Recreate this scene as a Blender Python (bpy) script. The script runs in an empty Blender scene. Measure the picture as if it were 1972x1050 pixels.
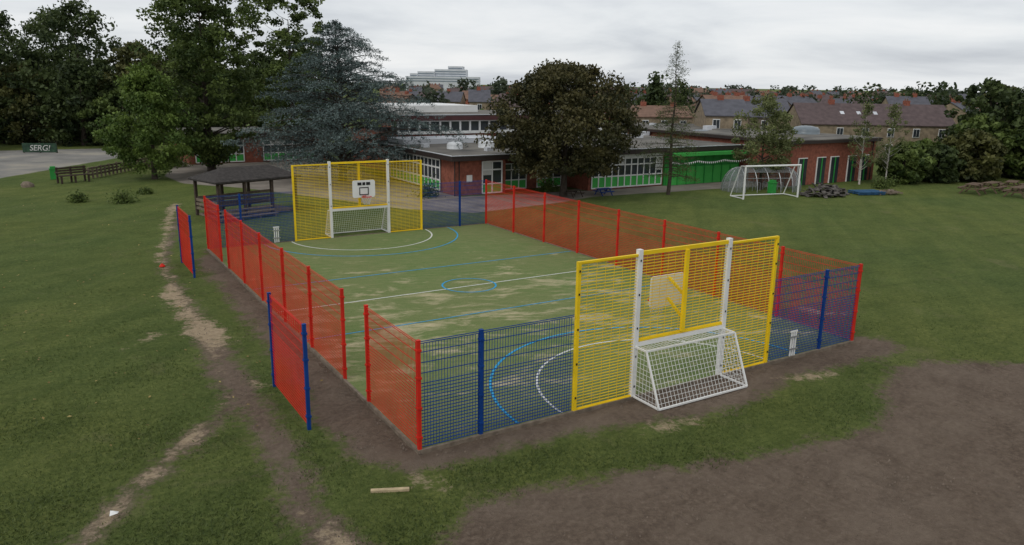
import bpy, numpy as np, math, random
from mathutils import Vector, Matrix
random.seed(7); rng=np.random.default_rng(11)
S=bpy.context.scene
# ------------------------------------------------------------------ helpers
def mat(name,col,rough=.8,var=.15,scale=3.,bump=0.,metal=0.,spec=.3,col2=None,detail=5,bscale=None):
    m=bpy.data.materials.new(name);m.use_nodes=True;nt=m.node_tree;b=nt.nodes['Principled BSDF']
    b.inputs['Roughness'].default_value=rough;b.inputs['Metallic'].default_value=metal;b.inputs['Specular IOR Level'].default_value=spec
    c=np.array(col[:3])
    tc=nt.nodes.new('ShaderNodeTexCoord');n=nt.nodes.new('ShaderNodeTexNoise');n.inputs['Scale'].default_value=scale;n.inputs['Detail'].default_value=detail
    nt.links.new(tc.outputs['Object'],n.inputs['Vector'])
    r=nt.nodes.new('ShaderNodeValToRGB');r.color_ramp.elements[0].position=.3;r.color_ramp.elements[1].position=.7
    a=c*(1-var);d=(c*(1+var) if col2 is None else np.array(col2[:3]))
    r.color_ramp.elements[0].color=(*a,1);r.color_ramp.elements[1].color=(*np.clip(d,0,1),1)
    nt.links.new(n.outputs[0],r.inputs[0]);nt.links.new(r.outputs[0],b.inputs['Base Color'])
    if bump>0:
        n2=nt.nodes.new('ShaderNodeTexNoise');n2.inputs['Scale'].default_value=bscale or scale*6;n2.inputs['Detail'].default_value=4
        nt.links.new(tc.outputs['Object'],n2.inputs['Vector'])
        bp=nt.nodes.new('ShaderNodeBump');bp.inputs['Strength'].default_value=bump;bp.inputs['Distance'].default_value=.03
        nt.links.new(n2.outputs[0],bp.inputs['Height']);nt.links.new(bp.outputs[0],b.inputs['Normal'])
    return m
def empty(name,loc=(0,0,0)):
    o=bpy.data.objects.new(name,None);o.location=loc;o.empty_display_size=.2;bpy.context.collection.objects.link(o);return o
def link(o,par=None):
    bpy.context.collection.objects.link(o)
    if par is not None:o.parent=par
    return o
class MB:
    def __init__(s):s.v=[];s.f=[];s.mi=[];s.cur=0
    def add(s,vs,fs):
        o=len(s.v);s.v+= [tuple(v) for v in vs];s.f+=[tuple(i+o for i in f) for f in fs];s.mi+=[s.cur]*len(fs)
    def box(s,x0,x1,y0,y1,z0,z1):
        s.add([(x0,y0,z0),(x1,y0,z0),(x1,y1,z0),(x0,y1,z0),(x0,y0,z1),(x1,y0,z1),(x1,y1,z1),(x0,y1,z1)],
              [(0,3,2,1),(4,5,6,7),(0,1,5,4),(1,2,6,5),(2,3,7,6),(3,0,4,7)])
    def beam(s,p,q,w,h=None,caps=True):
        h=h or w;p=Vector(p);q=Vector(q);d=(q-p).normalized();up=Vector((0,0,1)) if abs(d.z)<.95 else Vector((0,1,0))
        a=d.cross(up).normalized()*w/2;b=a.cross(d).normalized()*h/2
        vs=[p-a-b,p+a-b,p+a+b,p-a+b,q-a-b,q+a-b,q+a+b,q-a+b]
        fs=[(0,1,5,4),(1,2,6,5),(2,3,7,6),(3,0,4,7)]
        if caps:fs+=[(0,3,2,1),(4,5,6,7)]
        s.add(vs,fs)
    def tube(s,pts,rad,n=8):
        pts=[Vector(p) for p in pts];o=len(s.v)
        for i,p in enumerate(pts):
            d=(pts[min(i+1,len(pts)-1)]-pts[max(i-1,0)]).normalized();u=Vector((1,0,0)) if abs(d.x)<.8 else Vector((0,1,0))
            a=d.cross(u).normalized();b=d.cross(a)
            for k in range(n):
                t=2*math.pi*k/n;s.v.append(tuple(p+(a*math.cos(t)+b*math.sin(t))*rad[i]))
        for i in range(len(pts)-1):
            for k in range(n):
                k2=(k+1)%n;s.f.append((o+i*n+k,o+i*n+k2,o+(i+1)*n+k2,o+(i+1)*n+k));s.mi.append(s.cur)
        s.f.append(tuple(o+k for k in range(n)));s.mi.append(s.cur)
        s.f.append(tuple(o+(len(pts)-1)*n+k for k in range(n)));s.mi.append(s.cur)
    def make(s,name,mats,par=None,smooth=False):
        me=bpy.data.meshes.new(name);me.from_pydata(s.v,[],s.f)
        for m in (mats if isinstance(mats,(list,tuple)) else [mats]):me.materials.append(m)
        me.polygons.foreach_set('material_index',s.mi)
        if smooth:me.polygons.foreach_set('use_smooth',[True]*len(s.f))
        me.update();return link(bpy.data.objects.new(name,me),par)
CAM=np.array([-5.114,-11.251,6.25])
# survey frame for the far background: D metres north-east of the station, L metres to its right
def VF(D,L):return (CAM[0]+.5258*D+.8506*L, CAM[1]+.8506*D-.5258*L)
# ------------------------------------------------------------------ materials
M={}
M['red']=mat('red_paint',(.56,.026,.014),.55,.15,2,spec=.15)
M['blue']=mat('blue_paint',(.006,.045,.21),.55,.15,2,spec=.15)
M['yellow']=mat('yellow_paint',(.82,.56,.015),.55,.1,2,spec=.2)
M['white']=mat('white_paint',(.72,.72,.70),.5,.06,2)
M['net']=mat('pale_net',(.55,.55,.52),.7,.06,2)
M['black']=mat('black_plastic',(.015,.015,.017),.5,.1,3)
M['lineW']=mat('white_line_turf',(.56,.57,.52),.9,.15,14,col2=(.72,.73,.68))
M['lineB']=mat('blue_line_turf',(.03,.30,.55),.9,.25,14)
M['brick']=mat('red_brick',(.25,.085,.055),.9,.3,5,.3)
M['stone']=mat('sandstone_wall',(.24,.19,.13),.95,.3,3,.3)
M['stone2']=mat('dark_sandstone',(.15,.12,.095),.95,.3,3,.3)
M['slate']=mat('slate_roof',(.085,.085,.10),.7,.2,2)
M['tile']=mat('purple_brown_tiles',(.095,.068,.067),.8,.22,2.5,.2)
M['tile2']=mat('orange_brown_tiles',(.17,.10,.07),.8,.22,2.5)
M['felt']=mat('roof_felt',(.085,.08,.072),.85,.35,.6,col2=(.19,.175,.15))
M['fascia']=mat('dark_fascia',(.035,.025,.022),.6,.15,3)
M['maroon']=mat('maroon_fascia',(.07,.025,.025),.6,.15,3)
M['glass']=mat('window_glass',(.035,.042,.05),.08,.3,1.2,spec=.6)
M['green']=mat('green_panel',(.03,.27,.05),.6,.12,1.5)
M['green2']=mat('light_green_panel',(.06,.40,.075),.6,.1,1.5)
M['timber']=mat('weathered_timber',(.17,.135,.10),.9,.3,8)
M['mtimber']=mat('brown_timber',(.13,.088,.06),.9,.3,8)
M['dktimber']=mat('dark_timber',(.06,.043,.032),.9,.3,8)
M['shingle']=mat('roof_shingles',(.04,.035,.032),.9,.4,7,.4)
M['steel']=mat('galvanised_steel',(.35,.36,.37),.45,.12,4,metal=.6)
M['bark']=mat('bark',(.055,.043,.033),.95,.35,6,.5)
M['birchbark']=mat('birch_bark',(.38,.36,.32),.9,.4,7)
M['lightgrey']=mat('light_cladding',(.55,.57,.6),.6,.1,.3)
M['plank']=mat('plank',(.42,.33,.2),.9,.2,9)
M['bluepl']=mat('blue_pallet',(.03,.10,.2),.8,.3,6)
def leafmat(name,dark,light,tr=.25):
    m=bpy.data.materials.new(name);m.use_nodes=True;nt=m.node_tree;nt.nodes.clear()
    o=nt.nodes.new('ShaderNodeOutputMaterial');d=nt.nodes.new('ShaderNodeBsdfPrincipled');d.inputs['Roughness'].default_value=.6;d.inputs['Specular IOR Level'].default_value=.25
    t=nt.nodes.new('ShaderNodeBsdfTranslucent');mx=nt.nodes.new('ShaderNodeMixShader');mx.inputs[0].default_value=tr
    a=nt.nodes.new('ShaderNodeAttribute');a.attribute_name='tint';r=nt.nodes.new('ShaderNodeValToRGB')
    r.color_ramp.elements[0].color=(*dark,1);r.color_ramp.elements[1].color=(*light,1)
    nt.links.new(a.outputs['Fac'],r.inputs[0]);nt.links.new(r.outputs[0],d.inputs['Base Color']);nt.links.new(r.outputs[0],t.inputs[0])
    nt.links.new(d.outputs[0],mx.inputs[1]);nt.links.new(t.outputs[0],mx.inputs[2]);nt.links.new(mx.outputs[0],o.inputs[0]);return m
LM={'green':leafmat('leaves_green',(.035,.06,.015),(.15,.20,.05)),
 'fresh':leafmat('leaves_fresh',(.05,.09,.018),(.17,.24,.05)),
 'dark':leafmat('leaves_dark',(.020,.035,.012),(.085,.115,.035)),
 'olive':leafmat('leaves_olive',(.035,.045,.014),(.13,.13,.04)),
 'far':leafmat('leaves_far_hazed',(.040,.055,.034),(.085,.105,.06)),  # distant foliage: aerial haze mixed into the leaf colour as a paler grey-green
 'maple':leafmat('leaves_maple',(.030,.034,.013),(.115,.10,.038)),
 'cedar':leafmat('needles_blue',(.035,.055,.053),(.15,.20,.19),.1),
 'larch':leafmat('needles_larch',(.045,.065,.02),(.12,.15,.045)),
 'birch':leafmat('leaves_birch',(.08,.10,.035),(.21,.23,.09)),
 'grass':leafmat('grass_blades',(.055,.082,.022),(.155,.195,.06),.4),
 'fallen':leafmat('fallen_leaf',(.16,.10,.03),(.42,.33,.12))}
def leafobj(name,C,size,tint,m,par=None,flat=0.,asp=.6):
    n=len(C);C=np.asarray(C,float)
    nr=rng.normal(size=(n,3));nr[:,2]=np.abs(nr[:,2])+flat;nr/=np.linalg.norm(nr,axis=1)[:,None]
    a=np.cross(nr,rng.normal(size=(n,3)));a/=np.linalg.norm(a,axis=1)[:,None];b=np.cross(nr,a)
    s=(size*rng.uniform(.6,1.3,n))[:,None]
    V=np.stack([C-a*s,C-b*s*asp+nr*s*.15,C+a*s,C+b*s*asp+nr*s*.15],1).reshape(-1,3)
    me=bpy.data.meshes.new(name);me.vertices.add(4*n);me.vertices.foreach_set('co',V.ravel());me.loops.add(4*n);me.loops.foreach_set('vertex_index',np.arange(4*n,dtype=np.int32))
    me.polygons.add(n);me.polygons.foreach_set('loop_start',np.arange(0,4*n,4,dtype=np.int32));me.polygons.foreach_set('loop_total',np.full(n,4,dtype=np.int32))
    at=me.attributes.new('tint','FLOAT','POINT');at.data.foreach_set('value',np.repeat(np.clip(tint,0,1),4).astype(np.float32))
    me.materials.append(m);me.update(calc_edges=True);me.validate();return link(bpy.data.objects.new(name,me),par)
# ------------------------------------------------------------------ trees
def broadleaf(name,x,y,h,zb,R,m,n=9000,leaf=.11,prof='round',clumps=170,cr=.13,bark='bark',tr=.16,fill=.5,lobes=5,squash=1.,limbs=40,lw=1.):
    e=empty(name,(x,y,0));H=h-zb
    ph=rng.uniform(0,6.28,8)
    def rad(t,a):
        if prof=='round':p=np.sin(np.pi*np.clip(t,0.02,.99)**.85)**.6
        elif prof=='ball':p=np.clip(1-np.abs(2*t-.84)**2.6/1.55,0.02,1)**.55
        elif prof=='egg':p=np.sin(np.pi*np.clip(t*.93+.05,0,1)**.7)**.7
        elif prof=='top':p=np.clip(1-np.abs(1.9*t-1.0)**3.0/1.0,0.02,1)**.5
        else:p=np.sqrt(np.clip(1-(2*t-1)**2,0,1))
        return R*p*(1+.13*np.sin(lobes*a+ph[0]+4*t)+.10*np.sin(3*a+ph[1]-7*t)+.08*np.sin(9*t+ph[2]))
    t=rng.uniform(0,1,clumps);a=rng.uniform(0,6.283,clumps);rr=rng.uniform(0,1,clumps)**fill
    rr=np.where(rng.uniform(size=clumps)<.12,rr*1.12,rr)
    r=rad(t,a)*rr;cc=np.stack([r*np.cos(a),r*np.sin(a)*squash,zb+t*H],1)
    ct=rng.uniform(.05,.8,clumps)
    crr=R*cr*rng.uniform(.6,1.5,clumps)
    idx=rng.integers(0,clumps,n)
    d=rng.normal(size=(n,3));d/=np.linalg.norm(d,axis=1)[:,None];d*=(rng.uniform(0,1,n)**.45)[:,None];d[:,2]*=.7
    P=cc[idx]+d*crr[idx][:,None]*1.25
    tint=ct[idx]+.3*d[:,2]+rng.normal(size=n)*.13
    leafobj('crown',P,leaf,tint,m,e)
    w=MB();tw=h*.85;k=7
    jx=np.cumsum(rng.normal(size=k)*.03*R*.3);jy=np.cumsum(rng.normal(size=k)*.03*R*.3)
    tp=[(jx[i]-jx[0],jy[i]-jy[0],-.1+tw*i/(k-1)) for i in range(k)]
    w.tube(tp,[tr*(1.25 if i==0 else 1)*(1-.9*i/(k-1)) for i in range(k)])
    for i in rng.choice(clumps,min(limbs,clumps),replace=False):
        q=Vector(cc[i]);q=Vector((q.x*.88,q.y*.88,q.z));z0=max(zb*.8,q.z-.45*math.hypot(q.x,q.y)-.3);f=min(z0/tw,.95)
        p=Vector((jx[int(f*(k-1))]-jx[0],jy[int(f*(k-1))]-jy[0],z0));mid=p.lerp(q,.5)+Vector((0,0,-.04*R))
        r0=tr*.4*lw*(1-f*.75);w.tube([p,mid,q],[r0,r0*.5,r0*.1],5)
    w.make('trunk_and_limbs',M[bark],e,True);return e
def conifer(name,x,y,h,zb,R,m,limbs=90,leaf=.09,per=420,droop=.0,rise=.25,power=.8,tr=.2,spread=.34,bark='bark',bz=.1,asp=.35):
    e=empty(name,(x,y,0));w=MB();k=8
    w.tube([(.02*math.sin(i*1.7)*R,.02*math.cos(i*2.1)*R,-.1+h*i/(k-1)) for i in range(k)],[tr*(1-.97*i/(k-1)) for i in range(k)])
    Ps=[];Ts=[]
    for i in range(limbs):
        t=(i+.5)/limbs;z=zb+(h-zb)*t**.95*.985;a=i*2.39996+random.uniform(-.5,.5)
        L=R*((1-t)**power)*random.uniform(.58,1.12)+.12*R*(1-t)+.06
        n=9;dr=Vector((math.cos(a),math.sin(a),0));pts=[]
        rs=rise*random.uniform(.2,1.7);dp=droop*random.uniform(.6,1.4)
        for j in range(n):
            s=j/(n-1);pts.append(Vector((0,0,z))+dr*L*s+Vector((0,0,L*(rs*s-(dp+rs*.55)*s*s))))
        w.tube(pts,[tr*.28*(1-t*.8)*(1-.9*j/(n-1)) for j in range(n)],5)
        side=Vector((-dr.y,dr.x,0));nn=int(per*max(L/R,.12));tb=random.uniform(.05,.7)
        pa=np.array([list(p) for p in pts])
        nb=12;bi=rng.integers(0,nb,nn);bs=(bi+.5)/nb;f=np.clip(.1+bs*.92,0,1)*(n-1);i0=np.minimum(f.astype(int),n-2);fr=(f-i0)[:,None];base=pa[i0]*(1-fr)+pa[i0+1]*fr
        sg=np.where(rng.uniform(size=nn)<.5,-1,1);u=rng.uniform(0,1,nn);wd=L*spread*(1-.55*bs)*u*sg
        off=wd[:,None]*np.array(list(side))+ (np.abs(wd)*.55)[:,None]*np.array(list(dr))
        hang=np.sin(bi*7.3+i)*.3
        off[:,2]+=np.abs(wd)*(hang-.22*(1+droop*3));off+=rng.normal(size=(nn,3))*np.array([.05,.05,.05])*R*bz*4
        Ps.append(base+off);Ts.append(tb+rng.normal(size=nn)*.17+.2*u)
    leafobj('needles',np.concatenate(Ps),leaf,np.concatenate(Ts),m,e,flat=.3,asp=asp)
    w.make('trunk_and_limbs',M[bark],e,True);return e
broadleaf('maple_tree',20.5,24.7,7.2,1.5,3.85,LM['maple'],46000,.095,'ball',560,.11,tr=.2,fill=.33,lobes=4,limbs=26,lw=.7)
broadleaf('lime_tree',1.1,42.3,6.9,.6,2.5,LM['fresh'],16000,.105,'egg',170,.16,tr=.16,limbs=20)
broadleaf('poplar_tree',5.2,45.6,13.2,.8,3.7,LM['green'],32000,.125,'top',330,.12,tr=.26,limbs=50)
broadleaf('poplar_tree',13.0,52.5,13.0,2.0,3.3,LM['green'],19000,.13,'top',230,.12,tr=.26)
conifer('blue_cedar_tree',11.5,36.6,9.9,.5,7.0,LM['cedar'],165,.075,860,droop=.12,rise=.5,power=.72,tr=.3,bz=.045,spread=.3,asp=.3)
conifer('larch_tree',26.6,22.5,8.8,1.0,1.85,LM['larch'],95,.05,190,droop=.1,rise=.05,power=.75,tr=.12,spread=.3,bz=.2)
broadleaf('ash_tree',33.6,21.7,5.75,1.2,2.1,LM['birch'],9500,.075,'round',90,.17,tr=.1,fill=.6)
broadleaf('birch_tree',42.1,20.6,5.2,1.2,1.2,LM['birch'],2600,.06,'egg',50,.2,'birchbark',tr=.06,fill=.7)
broadleaf('birch_tree',43.8,19.8,5.2,1.2,1.2,LM['birch'],2600,.06,'egg',50,.2,'birchbark',tr=.06,fill=.7)
def wood(lst):
    for (D,L,h,R,m,zb) in lst:
        x,y=VF(D,L);broadleaf('broadleaf_tree',x,y,h,zb,R,LM[m],int(5800*max(1,R/3.5)),.19,'round',130,.14,tr=.25,fill=.45,limbs=14)
wood([(74,-49,12.0,5.5,'dark',.2),(78,-43,12.8,5.5,'dark',.2),(76,-36.5,9.2,4,'olive',.0),(73,-40.5,7.5,4,'dark',.0),(74,-47,7,4.5,'olive',0),(82,-32,9.3,5,'green',.0),
 (84,-27,8.8,4.5,'dark',0),(80,-33.5,7,4.2,'dark',0),(86,-22.5,9.0,4.5,'dark',0),(72,-36,5,3.2,'green',0),(84,-25,6.5,4,'olive',0),(88,-37,11,5,'dark',0),(90,-52,13,6,'dark',0),(66,-47.5,5,3.4,'dark',0),
 (60,36.4,7.0,3.2,'dark',0),(66,45.5,7.4,4,'green',0),(58,34.8,4.4,2.2,'green',0),(56,29.8,2.6,1.7,'green',0),(55,32.5,3.4,2.2,'olive',0),(57,40,6.9,3.6,'dark',0),(55,38.5,3.4,2.2,'green',0),
 (53,26.8,2.6,1.6,'green',0),(64,40,6.6,3.4,'olive',0),(54,29.8,2.4,1.5,'dark',0),(57,38,5.2,2.4,'green',0)])
def shrub(x,y,h,R,m='green',n=900,leaf=.06):
    e=empty('shrub',(x,y,0));d=rng.normal(size=(n,3));d/=np.linalg.norm(d,axis=1)[:,None];d[:,2]=np.abs(d[:,2]);d*=(rng.uniform(.3,1,n)*(1+.3*np.sin(5*np.arctan2(d[:,1],d[:,0]))+.15*rng.normal(size=n)))[:,None]
    leafobj('foliage',d*np.array([R,R,h]),leaf,rng.uniform(0,1,n),LM[m],e)
    w=MB()
    for i in range(7):
        a=i*.9;w.tube([(0,0,-.05),(R*.5*math.cos(a),R*.5*math.sin(a),h*.8)],[.02,.006],5)
    w.make('stems',M['bark'],e)
for a in [(-3.6,33.8,.5,.42),(-1.6,32.6,.6,.62),(-.2,35.6,.3,.4),(2.4,50.5,1.0,1.0),(3.6,49.5,.9,1.0),(13.4,27.8,1.1,.8),(21.0,27.0,.8,.6),(41.5,18.6,.7,.6),(43.2,19.2,.7,.7)]:shrub(*a)
# ------------------------------------------------------------------ ground
def axis(lo,hi,st,lo2,hi2,st2,far=2500):
    a=list(np.arange(lo,hi,st));l=[];v=lo
    while v>lo2:v-=st2;l.append(v)
    s=st2
    while v>-far:s*=1.35;v-=s;l.append(v)
    r=[];v=a[-1]
    while v<hi2:v+=st2;r.append(v)
    s=st2
    while v<far:s*=1.35;v+=s;r.append(v)
    return np.array(l[::-1]+a+r)
gx=axis(-11,21,.15,-30,70,.6);gy=axis(-11,22,.15,-13,75,.6)
GX,GY=np.meshgrid(gx,gy);nx,ny=len(gx),len(gy)
def segd(px,py,a,b):
    dx,dy=b[0]-a[0],b[1]-a[1];t=np.clip(((px-a[0])*dx+(py-a[1])*dy)/(dx*dx+dy*dy),0,1);return np.hypot(px-a[0]-t*dx,py-a[1]-t*dy),t
def line_mask(pts):
    m=np.full(GX.shape,-9.)
    for a,b in zip(pts[:-1],pts[1:]):
        d,t=segd(GX,GY,a,b);m=np.maximum(m,(a[2]+(b[2]-a[2])*t)-d)
    return m
def poly_mask(P):
    ins=np.zeros(GX.shape,bool);d=np.full(GX.shape,1e9);n=len(P)
    for i in range(n):
        a,b=P[i],P[(i+1)%n];d=np.minimum(d,segd(GX,GY,a,b)[0])
        if a[1]!=b[1]:
            c=((a[1]>GY)!=(b[1]>GY))&(GX<(b[0]-a[0])*(GY-a[1])/(b[1]-a[1])+a[0]);ins^=c
    return np.where(ins,d,-d)
soil=poly_mask([(11.3,-1.6),(12.6,-1.9),(14.3,-3),(27,-10),(12,-25),(-4,-12),(-1.2,-3.5),(-.9,-2.7),(0,-1.9),(1.5,-2.2),(3.1,-2.5),(5,-3.1),(7.5,-3.4),(9,-3.0),(9.6,-2.4)])
soil=np.maximum(soil,poly_mask([(-.75,16.5),(-.9,4.7),(-1.2,2),(-1.0,.2),(-.4,-.7),(2,-.7),(4,-1.0),(6,-1.5),(7.5,-1.25),(9,-.9),(12.5,-1.1),(13.2,-.3),(12.4,.4),(12.4,2),(12.2,4),(12,19),(0,19)]))
soil=np.maximum(soil,line_mask([(.3,28,.1),(-1.3,20,.1),(-1.9,16,.1),(-2.0,12,.2),(-2.0,8,.32),(-2.1,5.2,.36),(-2.05,3,.3),(-2.1,1,.24),(-2.3,-1.2,.28),(-1.9,-3,.3)]))
soil=np.maximum(soil,line_mask([(-2.2,3.8,.2),(-3.9,1.7,.16),(-5.2,-.2,.15),(-6.5,-2,.15)]))
sand=line_mask([(.6,31,.22),(-.6,25,.1),(-1.8,17.9,.0),(-2.05,14,.05),(-2.15,12.8,.30),(-2.1,11.3,.2),(-2.05,10.2,.24),(-1.95,8.6,.42),(-1.85,7.9,.3),(-2.1,7,.02),(-2.2,5.2,-.15)])
sand=np.maximum(sand,line_mask([(-2.3,4.2,-.12),(-3.3,2.5,.02),(-4,1.6,.03),(-5.2,-.2,.0),(-6.5,-2,.0)]))
sand=np.maximum(sand,line_mask([(-2.3,-1,-.06),(-2.1,-2.2,.06),(-1.9,-3.2,-.02)]))
sand=np.maximum(sand,line_mask([(-3.7,8.2,.0),(-3.0,9.1,.08)]));sand=np.maximum(sand,line_mask([(-.3,-.95,.17),(-.25,-1.4,.05)]))
sand=np.maximum(sand,line_mask([(-1.75,4.6,-.02),(-1.6,4.4,.08)]))
sand=np.maximum(sand,line_mask([(8.6,-.95,.14),(9.6,-1.2,.02)]));sand=np.maximum(sand,line_mask([(4.0,-1.3,.02),(5.0,-1.5,.1)]))
sand=np.maximum(sand,line_mask([(13.6,3.2,.02),(13.4,2.3,.16),(14.2,1.7,.1)]))
hard=poly_mask([(-60,-5),(-30,13),(-16,34),(-7.3,46.7),(1.4,59.7),(0,68),(-60,72),(-90,20)])
pave=poly_mask([(2.3,39.5),(1.9,44),(5,56),(14,52),(15,27),(24,26),(37,26),(37,21.4),(34,23.0),(22,23.8),(19,22.8),(13,21.8),(10.5,24.5),(8.5,29),(5,36)])
vs=np.stack([GX,GY,np.zeros_like(GX)],-1)
near=((GX>-40)&(GX<70)&(GY<60))
vs[...,2]=np.where((GX>-.3)&(GX<12.3)&(GY>-.3)&(GY<19.2),-.03,0)+np.where(near,.012*np.sin(GX*1.3)*np.sin(GY*1.7)-.012,-.012)
vs[...,2]+=np.where(soil>.1,rng.normal(size=GX.shape)*.008,0)
I=np.arange(nx*ny).reshape(ny,nx);Fq=np.stack([I[:-1,:-1],I[:-1,1:],I[1:,1:],I[1:,:-1]],-1).reshape(-1,4)
me=bpy.data.meshes.new('ground');me.vertices.add(nx*ny);me.vertices.foreach_set('co',vs.ravel());me.loops.add(Fq.size);me.loops.foreach_set('vertex_index',Fq.ravel().astype(np.int32))
me.polygons.add(len(Fq));me.polygons.foreach_set('loop_start',np.arange(0,Fq.size,4,dtype=np.int32));me.polygons.foreach_set('loop_total',np.full(len(Fq),4,dtype=np.int32))
me.polygons.foreach_set('use_smooth',np.ones(len(Fq),dtype=bool))
for n_,a_ in (('soil',soil),('sand',sand),('hard',hard),('pave',pave)):
    at=me.attributes.new(n_,'FLOAT','POINT');at.data.foreach_set('value',np.clip(a_,-3,3).ravel().astype(np.float32))
me.update(calc_edges=True)
gm=bpy.data.materials.new('ground_grass_soil');gm.use_nodes=True;nt=gm.node_tree;B=nt.nodes['Principled BSDF'];B.inputs['Roughness'].default_value=.95;B.inputs['Specular IOR Level'].default_value=.1
tc=nt.nodes.new('ShaderNodeTexCoord')
def N(scale,detail=5,rough=.55,dist=0,vec=None):
    n=nt.nodes.new('ShaderNodeTexNoise');n.inputs['Scale'].default_value=scale;n.inputs['Detail'].default_value=detail;n.inputs['Roughness'].default_value=rough;n.inputs['Distortion'].default_value=dist
    nt.links.new(vec or tc.outputs['Object'],n.inputs['Vector']);return n.outputs[0]
def mapp(scale,rot=0):
    mp=nt.nodes.new('ShaderNodeMapping');mp.vector_type='TEXTURE';mp.inputs['Scale'].default_value=[1/s for s in scale];mp.inputs['Rotation'].default_value=(0,0,rot);nt.links.new(tc.outputs['Object'],mp.inputs[0]);return mp.outputs[0]
def ramp(src,stops):
    r=nt.nodes.new('ShaderNodeValToRGB');nt.links.new(src,r.inputs[0]);el=r.color_ramp.elements
    while len(el)<len(stops):el.new(.5)
    for e_,(p,c) in zip(el,stops):e_.position=p;e_.color=(*c,1) if len(c)==3 else c
    return r.outputs[0]
def mth(op,a,b=None,cl=False):
    n=nt.nodes.new('ShaderNodeMath');n.operation=op;n.use_clamp=cl
    for i,v in enumerate((a,b)):
        if v is None:continue
        if isinstance(v,(int,float)):n.inputs[i].default_value=v
        else:nt.links.new(v,n.inputs[i])
    return n.outputs[0]
def mixc(f,a,b,mode='MIX'):
    n=nt.nodes.new('ShaderNodeMix');n.data_type='RGBA';n.blend_type=mode
    if isinstance(f,float):n.inputs[0].default_value=f
    else:nt.links.new(f,n.inputs[0])
    for i,v in ((6,a),(7,b)):
        if isinstance(v,tuple):n.inputs[i].default_value=(*v,1)
        else:nt.links.new(v,n.inputs[i])
    return n.outputs[2]
def attr(n_):
    a=nt.nodes.new('ShaderNodeAttribute');a.attribute_name=n_;return a.outputs['Fac']
g3=lambda v:(v,v,v)
big=N(.10,4);mid=N(.8,6,.7);fine=N(9,6,.75);vf=N(38,4,.7)
gcol=ramp(fine,[(.25,(.052,.076,.022)),(.5,(.094,.130,.036)),(.75,(.155,.190,.062))])
gcol=mixc(ramp(big,[(.38,g3(0)),(.62,g3(1))]),gcol,mixc(1.0,gcol,(1.25,1.12,1.05),'MULTIPLY'))
gcol=mixc(ramp(mid,[(.40,g3(0)),(.68,g3(.9))]),gcol,mixc(1.0,gcol,(.66,.72,.68),'MULTIPLY'))
s1=N(1.2,3,.5,.6,mapp((.12,1.0,1),.75))
gcol=mixc(ramp(s1,[(.42,g3(0)),(.6,g3(.6))]),gcol,mixc(1.0,gcol,(1.32,1.22,1.25),'MULTIPLY'))
s2=N(2.6,2,.5,.4,mapp((.08,1.0,1),-.2))
gcol=mixc(ramp(s2,[(.5,g3(0)),(.66,g3(.5))]),gcol,mixc(1.0,gcol,(.78,.82,.8),'MULTIPLY'))
dry=ramp(N(.5,8,.8,.6),[(.56,g3(0)),(.74,g3(.7))])
gcol=mixc(dry,gcol,(.175,.165,.08))
scol=ramp(fine,[(.25,(.07,.05,.037)),(.5,(.145,.107,.079)),(.8,(.27,.21,.16))])
scol=mixc(ramp(N(.45,6,.7),[(.35,g3(0)),(.7,g3(.75))]),scol,(.23,.18,.138))
scol=mixc(ramp(N(.9,6,.7,1.2,mapp((.5,1.4,1),.5)),[(.5,g3(0)),(.68,g3(.4))]),scol,(.095,.068,.05))
scol=mixc(ramp(N(2.2,7,.8),[(.5,g3(0)),(.7,g3(.5))]),scol,(.08,.058,.043))
sdcol=ramp(fine,[(.25,(.24,.18,.11)),(.7,(.50,.40,.27))])
edge=mth('MULTIPLY',mth('SUBTRACT',N(1.3,8,.75),.5),1.9)
edge2=mth('MULTIPLY',mth('SUBTRACT',N(6,6,.8),.5),1.3)
ns=mth('ADD',edge,edge2)
fs=mth('ADD',mth('MULTIPLY',mth('ADD',attr('soil'),mth('MULTIPLY',ns,.85)),3.0),.5,True)
fd=mth('ADD',mth('MULTIPLY',mth('ADD',attr('sand'),mth('MULTIPLY',ns,.85)),3.6),.38,True)
fh=mth('ADD',mth('MULTIPLY',mth('ADD',attr('hard'),mth('MULTIPLY',ns,.3)),3.),.5,True)
fp=mth('ADD',mth('MULTIPLY',mth('ADD',attr('pave'),mth('MULTIPLY',ns,.1)),6.),.5,True)
col=mixc(fs,gcol,scol);col=mixc(fd,col,sdcol)
col=mixc(fh,col,ramp(N(.25,6,.6),[(.35,(.19,.185,.17)),(.5,(.26,.25,.23)),(.68,(.37,.34,.28))]))
col=mixc(fp,col,ramp(N(.5,5),[(.35,(.21,.185,.16)),(.65,(.34,.30,.255))]))
nt.links.new(col,B.inputs['Base Color'])
bp=nt.nodes.new('ShaderNodeBump');bp.inputs['Strength'].default_value=1.;bp.inputs['Distance'].default_value=.06;nt.links.new(mth('ADD',fine,mth('MULTIPLY',vf,.7)),bp.inputs['Height']);nt.links.new(bp.outputs[0],B.inputs['Normal'])
me.materials.append(gm);link(bpy.data.objects.new('ground',me))
def samp(A,x,y):
    i=np.clip(np.searchsorted(gx,x),0,nx-1);j=np.clip(np.searchsorted(gy,y),0,ny-1);return A[j,i]
n=210000;r_=6.0+np.abs(rng.normal(size=n))*9;an=rng.uniform(-.72,.72,n);px=CAM[0]+r_*(.5258*np.cos(an)+.8506*np.sin(an));py=CAM[1]+r_*(.8506*np.cos(an)-.5258*np.sin(an))
cl_=np.sin(px*2.3+1.7*np.sin(py*1.9))*np.sin(py*2.9+1.3*np.sin(px*2.1))
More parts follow.
